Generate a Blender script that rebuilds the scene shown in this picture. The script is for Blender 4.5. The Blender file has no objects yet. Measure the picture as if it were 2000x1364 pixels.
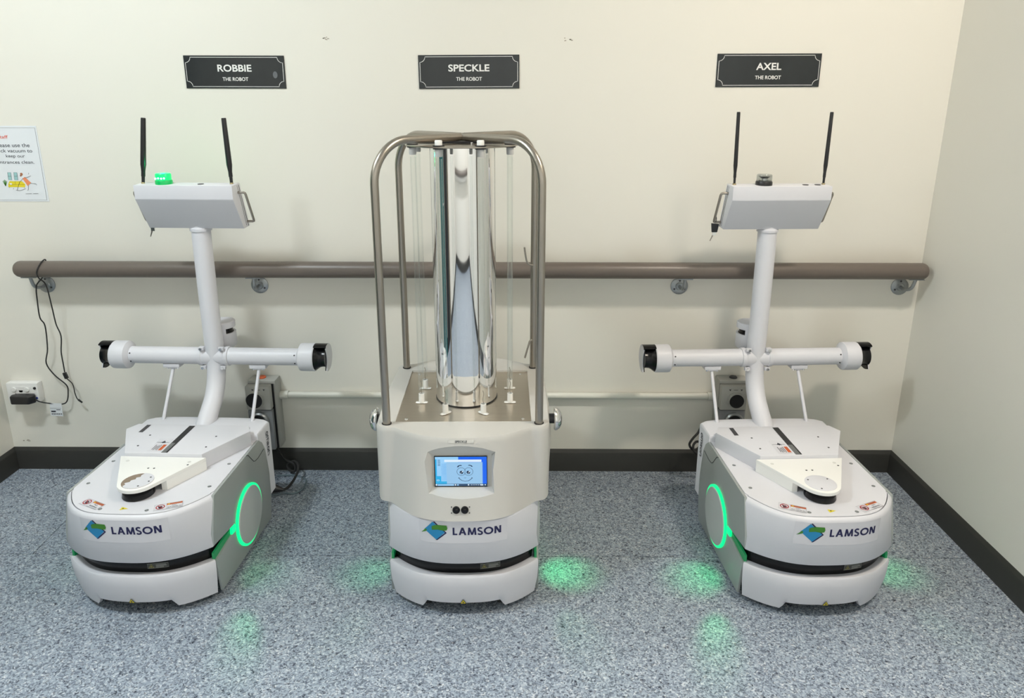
import bpy, bmesh, math, random
from mathutils import Vector, Matrix
random.seed(7)
sin, cos, pi, rad = math.sin, math.cos, math.pi, math.radians
scene = bpy.context.scene
COL = scene.collection

# ------------------------------------------------------------------ camera, light, exposure
cd = bpy.data.cameras.new('camera'); cam = bpy.data.objects.new('camera', cd); COL.objects.link(cam)
cd.sensor_width = 36.0; cd.lens = 25.2; cd.shift_y = -0.0435; cd.clip_start = 0.05
cam.location = (0, 0, 1.62)
cam.rotation_euler = (rad(90 - 16.08), rad(-0.06), rad(0.37))
scene.camera = cam
scene.cycles.transparent_max_bounces = 24

scene.view_settings.view_transform = 'Standard'
scene.view_settings.look = 'None'
scene.view_settings.gamma = 1.0
scene.view_settings.use_curve_mapping = False
scene.view_settings.exposure = 0.0

w = bpy.data.worlds.new('world'); scene.world = w; w.use_nodes = True
w.node_tree.nodes['Background'].inputs[0].default_value = (0.9, 0.95, 1.0, 1)
w.node_tree.nodes['Background'].inputs[1].default_value = 0.05

def area(name, loc, sx, sy, power, col, rot=(0, 0, 0), spread=180):
    l = bpy.data.lights.new(name, 'AREA'); l.shape = 'RECTANGLE'; l.size = sx; l.size_y = sy
    l.energy = power; l.color = col; l.spread = rad(spread)
    o = bpy.data.objects.new(name, l); COL.objects.link(o); o.location = loc; o.rotation_euler = rot
    return o
area('ceiling_light', (-1.95, 1.25, 3.27), 0.45, 0.22, 53, (0.88, 0.96, 1.0))
area('ceiling_light', (1.50, 1.25, 3.27), 0.45, 0.22, 51, (1.0, 0.89, 0.77))
area('corridor_light', (0.1, -1.0, 3.2), 2.8, 0.10, 88, (0.93, 0.95, 1.0))

# ------------------------------------------------------------------ materials
def mat(name, col, rough=0.5, metal=0.0, spec=0.5, emit=None, estr=0.0, coat=0.0):
    m = bpy.data.materials.new(name); m.use_nodes = True
    b = m.node_tree.nodes['Principled BSDF']
    b.inputs['Base Color'].default_value = (*col, 1)
    b.inputs['Roughness'].default_value = rough
    b.inputs['Metallic'].default_value = metal
    b.inputs['Specular IOR Level'].default_value = spec
    b.inputs['Coat Weight'].default_value = coat
    if emit:
        b.inputs['Emission Color'].default_value = (*emit, 1)
        b.inputs['Emission Strength'].default_value = estr
    return m
def grain(m, scale, amount, bump=0.0, stretch=None):
    """fine tonal grain (and relief) on an existing principled material"""
    nt = m.node_tree; b = nt.nodes['Principled BSDF']; c = b.inputs['Base Color'].default_value[:]
    tc = nt.nodes.new('ShaderNodeTexCoord'); mp = nt.nodes.new('ShaderNodeMapping')
    nz = nt.nodes.new('ShaderNodeTexNoise'); nz.inputs['Scale'].default_value = scale; nz.inputs['Detail'].default_value = 4
    if stretch: mp.inputs['Scale'].default_value = stretch
    rp = nt.nodes.new('ShaderNodeMapRange'); rp.inputs['To Min'].default_value = 1 - amount; rp.inputs['To Max'].default_value = 1 + amount
    mx = nt.nodes.new('ShaderNodeMix'); mx.data_type = 'RGBA'; mx.blend_type = 'MULTIPLY'; mx.inputs[0].default_value = 1
    L = nt.links.new
    L(tc.outputs['Object'], mp.inputs[0]); L(mp.outputs[0], nz.inputs['Vector']); L(nz.outputs['Fac'], rp.inputs['Value'])
    mx.inputs[6].default_value = c; L(rp.outputs[0], mx.inputs[7]); L(mx.outputs[2], b.inputs['Base Color'])
    if bump:
        bp = nt.nodes.new('ShaderNodeBump'); bp.inputs['Strength'].default_value = bump; bp.inputs['Distance'].default_value = 0.002
        L(nz.outputs['Fac'], bp.inputs['Height']); L(bp.outputs[0], b.inputs['Normal'])
    return m

WALL = grain(mat('wall_paint', (0.765, 0.745, 0.675), 0.42, spec=0.4), 1.3, 0.012, 0.0)
CEIL = mat('ceiling_paint', (0.82, 0.82, 0.80), 0.8)
SKIRT = grain(mat('skirting_vinyl', (0.030, 0.030, 0.027), 0.5), 30, 0.06)
RAILM = grain(mat('rail_vinyl', (0.135, 0.112, 0.095), 0.38), 40, 0.03)
WHITE = grain(mat('white_powder_coat', (0.665, 0.67, 0.71), 0.42), 60, 0.01)
WHITE2 = mat('white_gloss_sticker', (0.68, 0.68, 0.72), 0.25)
SHELL = grain(mat('warm_white_shell', (0.555, 0.545, 0.515), 0.40, coat=0.15), 8, 0.012)
ACET = mat('white_acetal', (0.86, 0.86, 0.83), 0.35)
ACET.node_tree.nodes['Principled BSDF'].inputs['Subsurface Weight'].default_value = 0.25
ACET.node_tree.nodes['Principled BSDF'].inputs['Subsurface Radius'].default_value = (0.01, 0.01, 0.01)
PANEL = mat('grey_side_panel', (0.37, 0.40, 0.39), 0.38, metal=0.25)
DISC = mat('grey_disc', (0.50, 0.53, 0.52), 0.4, metal=0.1)
BLACK = mat('black_plastic', (0.012, 0.012, 0.014), 0.35)
GLOSSB = mat('black_lens', (0.004, 0.004, 0.005), 0.22, spec=0.35)
RUBBER = mat('black_rubber', (0.02, 0.02, 0.02), 0.7)
DARK = mat('dark_grey', (0.05, 0.05, 0.055), 0.5)
GAP = mat('panel_gap', (0.03, 0.03, 0.035), 0.8)
STEEL = grain(mat('brushed_steel', (0.37, 0.34, 0.30), 0.30, metal=1.0), 90, 0.05, stretch=(1, 1, 0.05))
DECKS = grain(mat('stainless_sheet', (0.66, 0.60, 0.52), 0.30, metal=1.0), 120, 0.07, stretch=(0.04, 1, 1))
MIRROR = mat('polished_aluminium', (0.86, 0.86, 0.86), 0.035, metal=1.0)
CHROME = mat('chrome', (0.8, 0.8, 0.8), 0.12, metal=1.0)
ZINC = mat('zinc_bracket', (0.33, 0.35, 0.36), 0.35, metal=0.85)
GREYP = grain(mat('grey_switch_plastic', (0.42, 0.42, 0.39), 0.5), 25, 0.03)
GREYD = mat('grey_switch_lower', (0.22, 0.23, 0.24), 0.4)
CONDUIT = mat('conduit_plastic', (0.70, 0.70, 0.63), 0.45)
OUTW = mat('white_outlet_plastic', (0.80, 0.80, 0.78), 0.35)
PAPER = mat('laminated_paper', (0.74, 0.77, 0.80), 0.25)
INK = mat('dark_ink', (0.03, 0.035, 0.05), 0.5)
SIGNB = grain(mat('black_sign_board', (0.017, 0.021, 0.023), 0.22), 20, 0.2)
SIGNW = mat('white_sign_print', (0.78, 0.78, 0.76), 0.4)
NAVY = mat('navy_print', (0.012, 0.012, 0.075), 0.4)
BLUE = mat('blue_print', (0.015, 0.24, 0.50), 0.4)
GREEN = mat('green_print', (0.05, 0.22, 0.02), 0.4)
RED = mat('red_print', (0.35, 0.02, 0.03), 0.5)
ORANGE = mat('orange_print', (0.55, 0.10, 0.02), 0.5)
YELLOW = mat('yellow_print', (0.75, 0.62, 0.02), 0.5)
REDT = mat('poster_red', (0.75, 0.12, 0.07), 0.5)
TEAL = mat('poster_teal', (0.33, 0.56, 0.56), 0.5)
SKIN = mat('poster_brown', (0.42, 0.17, 0.08), 0.5)
CORAL = mat('poster_coral', (0.80, 0.27, 0.13), 0.5)
BROWN = grain(mat('adhesive_brown', (0.25, 0.19, 0.14), 0.6), 90, 0.25)
BRASS = mat('brass_terminal', (0.6, 0.5, 0.3), 0.3, metal=1)
BUTTON = mat('orange_button', (0.70, 0.13, 0.04), 0.4)
GLOW = mat('green_led', (0.0, 0.25, 0.08), 0.4, emit=(0.0, 1.0, 0.27), estr=1.25)
GLOWD = mat('green_led_dim', (0.02, 0.22, 0.08), 0.4, emit=(0.0, 1.0, 0.30), estr=0.055)
GLOWB = mat('green_beacon', (0.0, 0.3, 0.1), 0.3, emit=(0.0, 1.0, 0.22), estr=0.8)
GLOWE = mat('green_beacon_base', (0.0, 0.2, 0.06), 0.3, emit=(0.0, 1.0, 0.18), estr=0.30)
GLOWW = mat('green_beacon_led', (0.3, 0.9, 0.6), 0.3, emit=(0.25, 1.0, 0.6), estr=4.0)
def emis(n, c, s=1.0): return mat(n, (0.01, 0.01, 0.01), 0.2, emit=c, estr=s)
SCR = {'bg': emis('screen_light', (0.33, 0.66, 1.0), .92), 'win': emis('screen_window', (0.36, 0.66, 0.98), .82), 'blue': emis('screen_blue', (0.0, 0.13, 0.9), .95),
       'cyan': emis('screen_cyan', (0.02, 0.45, 0.85), .9), 'bar': emis('screen_bar', (0.02, 0.10, 0.25), .6), 'ink': emis('screen_ink', (0.02, 0.06, 0.16), .5), 'wht': emis('screen_white', (0.75, 0.88, 1.0), .95),
       'pale': emis('screen_pale', (0.24, 0.55, 0.95), .85)}

def clearmat(name, tint, fres):
    m = bpy.data.materials.new(name); m.use_nodes = True; nt = m.node_tree
    nt.nodes.remove(nt.nodes['Principled BSDF']); out = nt.nodes['Material Output']
    t = nt.nodes.new('ShaderNodeBsdfTransparent'); t.inputs[0].default_value = (*tint, 1)
    g = nt.nodes.new('ShaderNodeBsdfGlossy'); g.inputs['Roughness'].default_value = 0.05; g.inputs[0].default_value = (0.9, 0.92, 0.92, 1)
    lw = nt.nodes.new('ShaderNodeLayerWeight'); lw.inputs[0].default_value = fres
    mx = nt.nodes.new('ShaderNodeMixShader')
    ml = nt.nodes.new('ShaderNodeMath'); ml.operation = 'MULTIPLY_ADD'; ml.inputs[1].default_value = 0.55; ml.inputs[2].default_value = 0.03
    nt.links.new(lw.outputs['Facing'], ml.inputs[0]); nt.links.new(ml.outputs[0], mx.inputs[0]); nt.links.new(t.outputs[0], mx.inputs[1]); nt.links.new(g.outputs[0], mx.inputs[2])
    nt.links.new(mx.outputs[0], out.inputs[0]); return m
GLASS = clearmat('quartz_glass', (0.975, 0.985, 0.98), 0.22)
CLEAR = clearmat('clear_lens', (0.72, 0.74, 0.74), 0.45)

def floor_mat():
    m = bpy.data.materials.new('speckled_vinyl'); m.use_nodes = True; nt = m.node_tree; b = nt.nodes['Principled BSDF']; L = nt.links.new
    tc = nt.nodes.new('ShaderNodeTexCoord')
    nz = nt.nodes.new('ShaderNodeTexNoise'); nz.inputs['Scale'].default_value = 70
    mixv = nt.nodes.new('ShaderNodeMix'); mixv.data_type = 'VECTOR'; mixv.inputs[0].default_value = 0.012
    L(tc.outputs['Object'], nz.inputs['Vector']); L(tc.outputs['Object'], mixv.inputs[4]); L(nz.outputs['Color'], mixv.inputs[5])
    def chips(scale, stops, stretch=(1, 1, 1), rot=0):
        mp = nt.nodes.new('ShaderNodeMapping'); mp.inputs['Scale'].default_value = stretch; mp.inputs['Rotation'].default_value = (0, 0, rot)
        v = nt.nodes.new('ShaderNodeTexVoronoi'); v.inputs['Scale'].default_value = scale
        sp = nt.nodes.new('ShaderNodeSeparateColor'); r = nt.nodes.new('ShaderNodeValToRGB'); r.color_ramp.interpolation = 'CONSTANT'
        L(mixv.outputs[1], mp.inputs[0]); L(mp.outputs[0], v.inputs['Vector']); L(v.outputs['Color'], sp.inputs[0]); L(sp.outputs[0], r.inputs[0])
        el = r.color_ramp.elements
        while len(el) > 1: el.remove(el[-1])
        el[0].position = stops[0][0]; el[0].color = (*stops[0][1], 1)
        for p_, c_ in stops[1:]:
            e = el.new(p_); e.color = (*c_, 1)
        return r
    a = chips(240, [(0, (0.020, 0.027, 0.045)), (0.15, (0.075, 0.092, 0.13)), (0.31, (0.215, 0.262, 0.318)), (0.56, (0.318, 0.372, 0.432)), (0.85, (0.50, 0.555, 0.605)), (0.965, (0.66, 0.69, 0.69))])
    c = chips(120, [(0, (0.015, 0.020, 0.035)), (0.08, (0.27, 0.32, 0.38)), (0.90, (0.45, 0.48, 0.51))], (1, 1.3, 1), 0.7)
    mx = nt.nodes.new('ShaderNodeMix'); mx.data_type = 'RGBA'; mx.inputs[0].default_value = 0.36
    L(a.outputs[0], mx.inputs[6]); L(c.outputs[0], mx.inputs[7])
    L(mx.outputs[2], b.inputs['Base Color']); b.inputs['Roughness'].default_value = 0.42; b.inputs['Specular IOR Level'].default_value = 0.35
    return m
FLOOR = floor_mat()

# ------------------------------------------------------------------ mesh helpers
class M:
    def __init__(s): s.v = []; s.f = []; s.m = []
    def add(s, vs, fs, mi=0):
        o = len(s.v); s.v += [tuple(p) for p in vs]; s.f += [tuple(i + o for i in f) for f in fs]; s.m += [mi] * len(fs); return s
    def box(s, x0, x1, y0, y1, z0, z1, mi=0):
        return s.add([(x, y, z) for z in (z0, z1) for y in (y0, y1) for x in (x0, x1)],
                     [(0, 2, 3, 1), (4, 5, 7, 6), (0, 1, 5, 4), (2, 6, 7, 3), (0, 4, 6, 2), (1, 3, 7, 5)], mi)
    def prism(s, pts, axis, a, b, mi=0):
        k = {'x': lambda p, h: (h, p[0], p[1]), 'y': lambda p, h: (p[0], h, p[1]), 'z': lambda p, h: (p[0], p[1], h)}[axis]
        n = len(pts)
        return s.add([k(p, a) for p in pts] + [k(p, b) for p in pts],
                     [tuple(range(n))[::-1], tuple(range(n, 2 * n))] + [(i, (i + 1) % n, n + (i + 1) % n, n + i) for i in range(n)], mi)
    def loft(s, rings, closed=True, cap0=False, cap1=False, mi=0):
        n = len(rings[0]); vs = [p for r in rings for p in r]; fs = []
        for j in range(len(rings) - 1):
            for i in range(n if closed else n - 1):
                k = (i + 1) % n; fs.append((j * n + i, j * n + k, (j + 1) * n + k, (j + 1) * n + i))
        if cap0: fs.append(tuple(range(n))[::-1])
        if cap1: fs.append(tuple(range((len(rings) - 1) * n, len(rings) * n)))
        return s.add(vs, fs, mi)
    def tube(s, path, r, n=12, closed=False, caps=True, mi=0, flat=1.0):
        P = [Vector(p) for p in path]; N = len(P); R = r if isinstance(r, (list, tuple)) else [r] * N
        def tan(i):
            if closed: return (P[(i + 1) % N] - P[i - 1]).normalized()
            return (P[min(i + 1, N - 1)] - P[max(i - 1, 0)]).normalized()
        t = tan(0); up = Vector((0, 0, 1)) if abs(t.z) < 0.9 else Vector((0, 1, 0))
        a = t.cross(up).normalized(); rings = []
        for i in range(N):
            t = tan(i); a = (a - t * a.dot(t)).normalized(); b = t.cross(a)
            rings.append([P[i] + (a * cos(2 * pi * k / n) + b * sin(2 * pi * k / n) * flat) * R[i] for k in range(n)])
        if closed: rings.append(rings[0])
        return s.loft(rings, True, caps and not closed, caps and not closed, mi)
    def lathe(s, prof, c, axis=(0, 0, 1), n=24, mi=0, a0=0.0, a1=2 * pi):
        ax = Vector(axis).normalized(); u = ax.cross(Vector((0, 0, 1)) if abs(ax.z) < 0.9 else Vector((1, 0, 0))).normalized(); w_ = ax.cross(u); c = Vector(c)
        full = abs(a1 - a0 - 2 * pi) < 1e-6; k = n if full else n + 1
        rings = []
        for r, h in prof:
            r = max(r, 1e-5)
            rings.append([c + ax * h + (u * cos(a0 + (a1 - a0) * i / n) + w_ * sin(a0 + (a1 - a0) * i / n)) * r for i in range(k)])
        return s.loft(rings, full, prof[0][0] > 1e-4 and full, prof[-1][0] > 1e-4 and full, mi)
    def cyl(s, c, axis, r, h, n=20, mi=0): return s.lathe([(r, 0), (r, h)], c, axis, n, mi)
    def flat(s, vf, fn, mi=0, maxlen=None):
        vs, fs = vf
        if maxlen:
            bm = bmesh.new(); B = [bm.verts.new((p[0], p[1], 0)) for p in vs]
            for f in fs:
                try: bm.faces.new([B[i] for i in f])
                except ValueError: pass
            for _ in range(5):
                bmesh.ops.triangulate(bm, faces=bm.faces[:])
                e = [e for e in bm.edges if e.calc_length() > maxlen]
                if not e: break
                bmesh.ops.subdivide_edges(bm, edges=e, cuts=1)
            bm.verts.index_update(); vs = [(v.co.x, v.co.y) for v in bm.verts]; fs = [[v.index for v in f.verts] for f in bm.faces]; bm.free()
        return s.add([fn(p[0], p[1]) for p in vs], fs, mi)

def obj(name, m, mats, parent=None, bevel=0.0, seg=2, smooth=35, label=None, cat=None, group=None, kind=None, recalc=True):
    me = bpy.data.meshes.new(name); me.from_pydata(m.v, [], m.f)
    mats = mats if isinstance(mats, (list, tuple)) else [mats]
    for x in mats: me.materials.append(x)
    for p_, i in zip(me.polygons, m.m): p_.material_index = i
    bm = bmesh.new(); bm.from_mesh(me)
    if recalc:
        bmesh.ops.recalc_face_normals(bm, faces=bm.faces[:])
    if bevel:
        e = [e for e in bm.edges if len(e.link_faces) == 2 and e.calc_face_angle(0) > rad(30)]
        bmesh.ops.bevel(bm, geom=e, offset=bevel, segments=seg, profile=0.6, affect='EDGES', clamp_overlap=True)
    bm.to_mesh(me); bm.free()
    if smooth:
        for p_ in me.polygons: p_.use_smooth = True
        me.set_sharp_from_angle(angle=rad(smooth))
    o = bpy.data.objects.new(name, me); COL.objects.link(o)
    if parent: o.parent = parent
    return tag(o, label, cat, group, kind)
def tag(o, label=None, cat=None, group=None, kind=None):
    if label: o['label'] = label
    if cat: o['category'] = cat
    if group: o['group'] = group
    if kind: o['kind'] = kind
    return o
def empty(name, loc, rz=0, label=None, cat=None, group=None):
    o = bpy.data.objects.new(name, None); COL.objects.link(o); o.empty_display_size = 0.1
    o.location = loc; o.rotation_euler = (0, 0, rad(rz)); return tag(o, label, cat, group)

def spline(pts, n=6):
    P = [Vector(p) for p in pts]; P = [P[0] * 2 - P[1]] + P + [P[-1] * 2 - P[-2]]; out = []
    for i in range(1, len(P) - 2):
        a, b, c, d = P[i - 1:i + 3]
        for k in range(n):
            t = k / n; out.append(0.5 * ((2 * b) + (c - a) * t + (2 * a - 5 * b + 4 * c - d) * t * t + (3 * b - a - 3 * c + d) * t ** 3))
    out.append(P[-2]); return out
_T = {}
def text(s, bold=0.0, shear=0.0, space=1.0):
    k = (s, bold, shear, space)
    if k not in _T:
        c = bpy.data.curves.new('t', 'FONT'); c.body = s; c.size = 1; c.offset = bold; c.shear = shear; c.space_character = space; c.resolution_u = 4
        o = bpy.data.objects.new('t', c); COL.objects.link(o)
        dg = bpy.context.evaluated_depsgraph_get(); me = o.evaluated_get(dg).to_mesh()
        vs = [(v.co.x, v.co.y) for v in me.vertices]; fs = [tuple(p.vertices) for p in me.polygons]
        bpy.data.objects.remove(o); bpy.data.curves.remove(c)
        x0 = min(v[0] for v in vs); x1 = max(v[0] for v in vs); y0 = min(v[1] for v in vs); y1 = max(v[1] for v in vs)
        _T[k] = ([((x - x0) / (x1 - x0), (y - y0) / (y1 - y0)) for x, y in vs], fs, (x1 - x0) / (y1 - y0))
    return _T[k]
def fit(t, cx, cy, wd, ht): return ([((x - .5) * wd + cx, (y - .5) * ht + cy) for x, y in t[0]], t[1])
def poly(pts): return (pts, [tuple(range(len(pts)))])
def rect(x0, x1, y0, y1): return poly([(x0, y0), (x1, y0), (x1, y1), (x0, y1)])
def disc2(cx, cy, r, n=24, ry=None): return poly([(cx + r * cos(2 * pi * i / n), cy + (ry or r) * sin(2 * pi * i / n)) for i in range(n)])
def ring2(cx, cy, r0, r1, n=28, a0=0, a1=2 * pi):
    vs = []; fs = []
    for i in range(n + 1):
        a = a0 + (a1 - a0) * i / n; vs += [(cx + r0 * cos(a), cy + r0 * sin(a)), (cx + r1 * cos(a), cy + r1 * sin(a))]
        if i: fs.append((2 * i - 2, 2 * i - 1, 2 * i + 1, 2 * i))
    return vs, fs
def stroke(pts, wd, closed=False):
    P = [Vector(p).to_2d() for p in pts]; n = len(P); vs = []; fs = []
    for i in range(n):
        a = P[i - 1] if (i or closed) else P[0]; b = P[(i + 1) % n] if (i < n - 1 or closed) else P[-1]
        d = (b - a).normalized(); nn = Vector((-d.y, d.x)) * wd / 2; vs += [tuple(P[i] + nn), tuple(P[i] - nn)]
    for i in range(n if closed else n - 1):
        k = (i + 1) % n; fs.append((2 * i, 2 * i + 1, 2 * k + 1, 2 * k))
    return vs, fs
def plane(O, U, V): 
    O, U, V = Vector(O), Vector(U), Vector(V); return lambda u, v: O + U * u + V * v

# ------------------------------------------------------------------ setting
YW, XL, XR, YF, ZC, HB = 2.9154, -2.2626, 1.6827, -2.2, 3.3, 0.1055
LX = XL - 0.45
obj('wall_back', M().box(LX, XR + .1, YW, YW + .1, 0, ZC), WALL, kind='structure', label='cream painted back wall')
# the left wall meets the back wall a touch off square
obj('wall_left', M().prism([(XL, YW), (XL - .1, YW), (XL - .1 - .0, YF), (XL, YF)], 'z', 0, ZC), WALL, kind='structure')
obj('wall_right', M().prism([(XR, YW), (XR + .1, YW), (XR + .1, YF), (XR - .04, YF)], 'z', 0, ZC), WALL, kind='structure')
obj('wall_front', M().box(XL, XR, YF - .1, YF, 0, ZC), WALL, kind='structure')
obj('ceiling', M().box(XL - .1, XR + .1, YF, YW, ZC, ZC + .1), CEIL, kind='structure')
fl = obj('floor', M().box(LX, XR + .1, YF, YW + .1, -.1, -.004), GAP, kind='structure')
SY = 2.2758; g = .0013
obj('vinyl_sheet', M().box(LX, XR, YF, SY - g, -.004, 0), FLOOR, fl)
xa = -1.782; xb = -1.81; 
obj('vinyl_sheet', M().prism([(LX, SY + g), (xa - g, SY + g), (xb - g, YW), (LX, YW)], 'z', -.004, 0), FLOOR, fl)
obj('vinyl_sheet', M().prism([(xa + g, SY + g), (XR, SY + g), (XR, YW), (xb + g, YW)], 'z', -.004, 0), FLOOR, fl)
def skirt(name, a, b, nrm):
    a, b, nrm = Vector(a), Vector(b), Vector(nrm)
    prof = [(0, 0), (.0115, 0), (.0105, .006), (.0105, .088), (.0085, .0925), (.0015, HB), (0, HB)]
    obj(name, M().loft([[a + nrm * d + Vector((0, 0, z)) for d, z in prof], [b + nrm * d + Vector((0, 0, z)) for d, z in prof]], True, True, True), SKIRT, kind='structure')
skirt('baseboard_back', (XL, YW, 0), (XR, YW, 0), (0, -1, 0))
skirt('baseboard_right', (XR, YW, 0), (XR - .04, YF, 0), (-1, 0, 0))
skirt('baseboard_left', (XL, YW, 0), (XL, YF, 0), (1, 0, 0))
skirt('baseboard_front', (XL, YF, 0), (XR, YF, 0), (0, 1, 0))
obj('trim_2', M().box(XL, XR, -.30, -.22, 2.417, ZC), CEIL, kind='structure', label='unseen ceiling bulkhead added to shade the alcove floor')  # unseen bulkhead, added to keep the corridor light off the floor by the robots
obj('trim_1', M().tube([(XL + .2, YF + .078, .947), (XR - .3, YF + .078, .947)], .0336, 24), RAILM, kind='structure', label='handrail on the wall across the corridor')
DOORM = mat('teal_door', (0.01, 0.13, 0.14), 0.4)
d1 = obj('door_1', M().box(XL, XL + .03, 1.45, 2.08, 0, 2.05), DOORM, kind='structure')  # unseen door, added to give the mirrored column its teal band
obj('door_handle', M().tube([(XL + .03, 1.52, 1.0), (XL + .08, 1.52, 1.0), (XL + .08, 1.66, 1.0)], .01), CHROME, d1)
d2 = obj('door_2', M().box(XL, XL + .03, .55, 1.38, 0, 2.05), mat('dark_door', (.015, .015, .017), .4), kind='structure')  # also unseen, added for the dark band reflected in the column
obj('door_handle', M().tube([(XL + .03, .62, 1.0), (XL + .08, .62, 1.0), (XL + .08, .76, 1.0)], .01), CHROME, d2)

def wplane(off): return plane((0, YW - off, 0), (1, 0, 0), (0, 0, 1))

# name signs
def sign(cx, cz, wd, ht, name, nw, rot, label, blob=False):
    o = empty('name_sign', (cx, YW, cz), 0, label, 'sign', 'black name signs on the back wall')
    o.rotation_euler = (0, rad(rot), 0)
    obj('sign_board', M().box(-wd / 2, wd / 2, -.004, 0, -ht / 2, ht / 2), SIGNB, o, bevel=.0008, seg=1)
    f = plane((0, -.0045, 0), (1, 0, 0), (0, 0, 1))
    i, r = .0065, .020; x, y = wd / 2 - i, ht / 2 - i; pts = []
    for sx, sy, a in ((1, 1, 270), (-1, 1, 360), (-1, -1, 450), (1, -1, 540)):
        pts += [(sx * x + r * cos(rad(a - 90 * k / 6)), sy * y + r * sin(rad(a - 90 * k / 6))) for k in range(7)]
    obj('border_line', M().flat(stroke(pts, .0017, True), f), SIGNW, o)
    obj('name_lettering', M().flat(fit(text(name, .022), 0, .0142, nw, .0262), f), SIGNW, o); obj('subtitle_lettering', M().flat(fit(text('THE ROBOT', .016), 0, -.0262, .100, .0138), f), SIGNW, o)
    if blob: obj('dust_mark', M().flat(disc2(.156, -.010, .009, 16, .013), f), mat('dust_mark', (.11, .12, .13), .6), o)
sign(-1.093, 1.7155, .389, .1215, 'ROBBIE', .132, 0.1, 'black name sign above the robot with lit beacon, leftmost of the three', True)
sign(-.1855, 1.7170, .390, .1245, 'SPECKLE', .159, -.35, 'black name sign above the steel cage, middle of the three')
sign(.970, 1.7235, .399, .1225, 'AXEL', .097, -.2, 'black name sign near the right wall corner, rightmost of the three')

# wall scuffs
for cx, cz in ((-.726, 1.839), (.199, 1.836), (-2.2, .137)):
    m = M(); f = wplane(.0006)
    for k in range(7):
        a, b = random.uniform(-.018, .018), random.uniform(-.006, .006); m.flat(disc2(cx + a, cz + b, random.uniform(.002, .005), 7, .002), f)
    obj('scuff_mark', m, mat('scuff', (.40, .36, .30), .8), bpy.data.objects['wall_back'])

# poster
def poster():
    x0, x1, z0, z1 = -2.116, -1.906, 1.212, 1.512
    o = empty('notice_poster', (0, YW, 0), 0, 'laminated white staff notice about the stick vacuum, taped to the left of the back wall', 'poster')
    obj('sheet', M().box(x0, x1, -.0015, 0, z0, z1), PAPER, o)
    f = plane((0, -.0020, 0), (1, 0, 0), (0, 0, 1)); f2 = plane((0, -.0024, 0), (1, 0, 0), (0, 0, 1)); f3 = plane((0, -.0028, 0), (1, 0, 0), (0, 0, 1))
    obj('border_line', M().flat(stroke([(x0 + .008, z0 + .006), (x1 - .008, z0 + .006), (x1 - .006, z1 - .008), (x0 + .008, z1 - .008)], .0012, True), f), DARK, o)
    obj('heading', M().flat(fit(text('Staff', .006), -2.048, 1.469, .044, .0125), f), REDT, o)
    m = M()
    for s, cx, cz, wd, ht in (('Please use the', -2.014, 1.4365, .137, .0150), ('stick vacuum to', -2.013, 1.4150, .149, .0135), ('keep our', -2.010, 1.3925, .076, .0155), ('entrances clean.', -2.013, 1.3700, .149, .0125)):
        m.flat(fit(text(s, .002), cx, cz, wd, ht), f)
    obj('lettering', m, INK, o)
    A = M()
    for q in ([(-2.054, 1.329), (-2.041, 1.329), (-2.042, 1.299), (-2.056, 1.299)], [(-2.029, 1.329), (-2.016, 1.329), (-2.017, 1.299), (-2.031, 1.299)]):
        A.flat(poly(q), f, 0); A.flat(stroke(q, .001, True), f2, 1); A.flat(stroke([(q[0][0] - .001, 1.314), (q[1][0], 1.314)], .001), f2, 1)
    A.flat(poly([(-2.053, 1.294), (-2.003, 1.294), (-1.991, 1.282), (-1.994, 1.270), (-2.062, 1.270), (-2.060, 1.283)]), f, 2)
    A.flat(stroke([(-2.030, 1.294), (-2.031, 1.282)], .0008), f2, 1); A.flat(stroke([(-2.058, 1.280), (-1.994, 1.280)], .0008), f2, 1)
    A.flat(stroke([(-2.058, 1.270), (-2.058, 1.267)], .0012), f2, 1); A.flat(stroke([(-1.997, 1.270), (-1.997, 1.267)], .0012), f2, 1)
    A.flat(disc2(-2.049, 1.283, .005, 10, .004), f2, 3)
    A.flat(disc2(-1.999, 1.322, .0055, 12, .006), f2, 4); A.flat(disc2(-2.003, 1.316, .0035, 10), f2, 4)
    A.flat(poly([(-1.998, 1.305), (-1.987, 1.311), (-1.966, 1.288), (-1.982, 1.275)]), f2, 5)
    for s in ([(-1.990, 1.307), (-1.978, 1.309), (-1.961, 1.316)], [(-1.969, 1.286), (-1.946, 1.283), (-1.944, 1.278)], [(-1.979, 1.278), (-1.982, 1.260), (-1.986, 1.257)], [(-1.995, 1.306), (-2.012, 1.290), (-2.028, 1.259)], [(-2.033, 1.258), (-2.016, 1.256), (-1.992, 1.264)],
              [(-1.970, 1.322), (-1.968, 1.328)], [(-2.043, 1.262), (-2.041, 1.266)], [(-1.996, 1.243), (-1.971, 1.2435)], [(-1.966, 1.2435), (-1.944, 1.244)]):
        A.flat(stroke(s, .0012), f3, 1)
    for k in range(5): A.flat(stroke([(-2.072, 1.274), (-2.072 + .004 * (k - 2), 1.300 - .003 * abs(k - 2))], .0022), f, 6)
    obj('illustration', A, [TEAL, DARK, YELLOW, SIGNW, SKIN, CORAL, GREEN], o)
poster()

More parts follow.
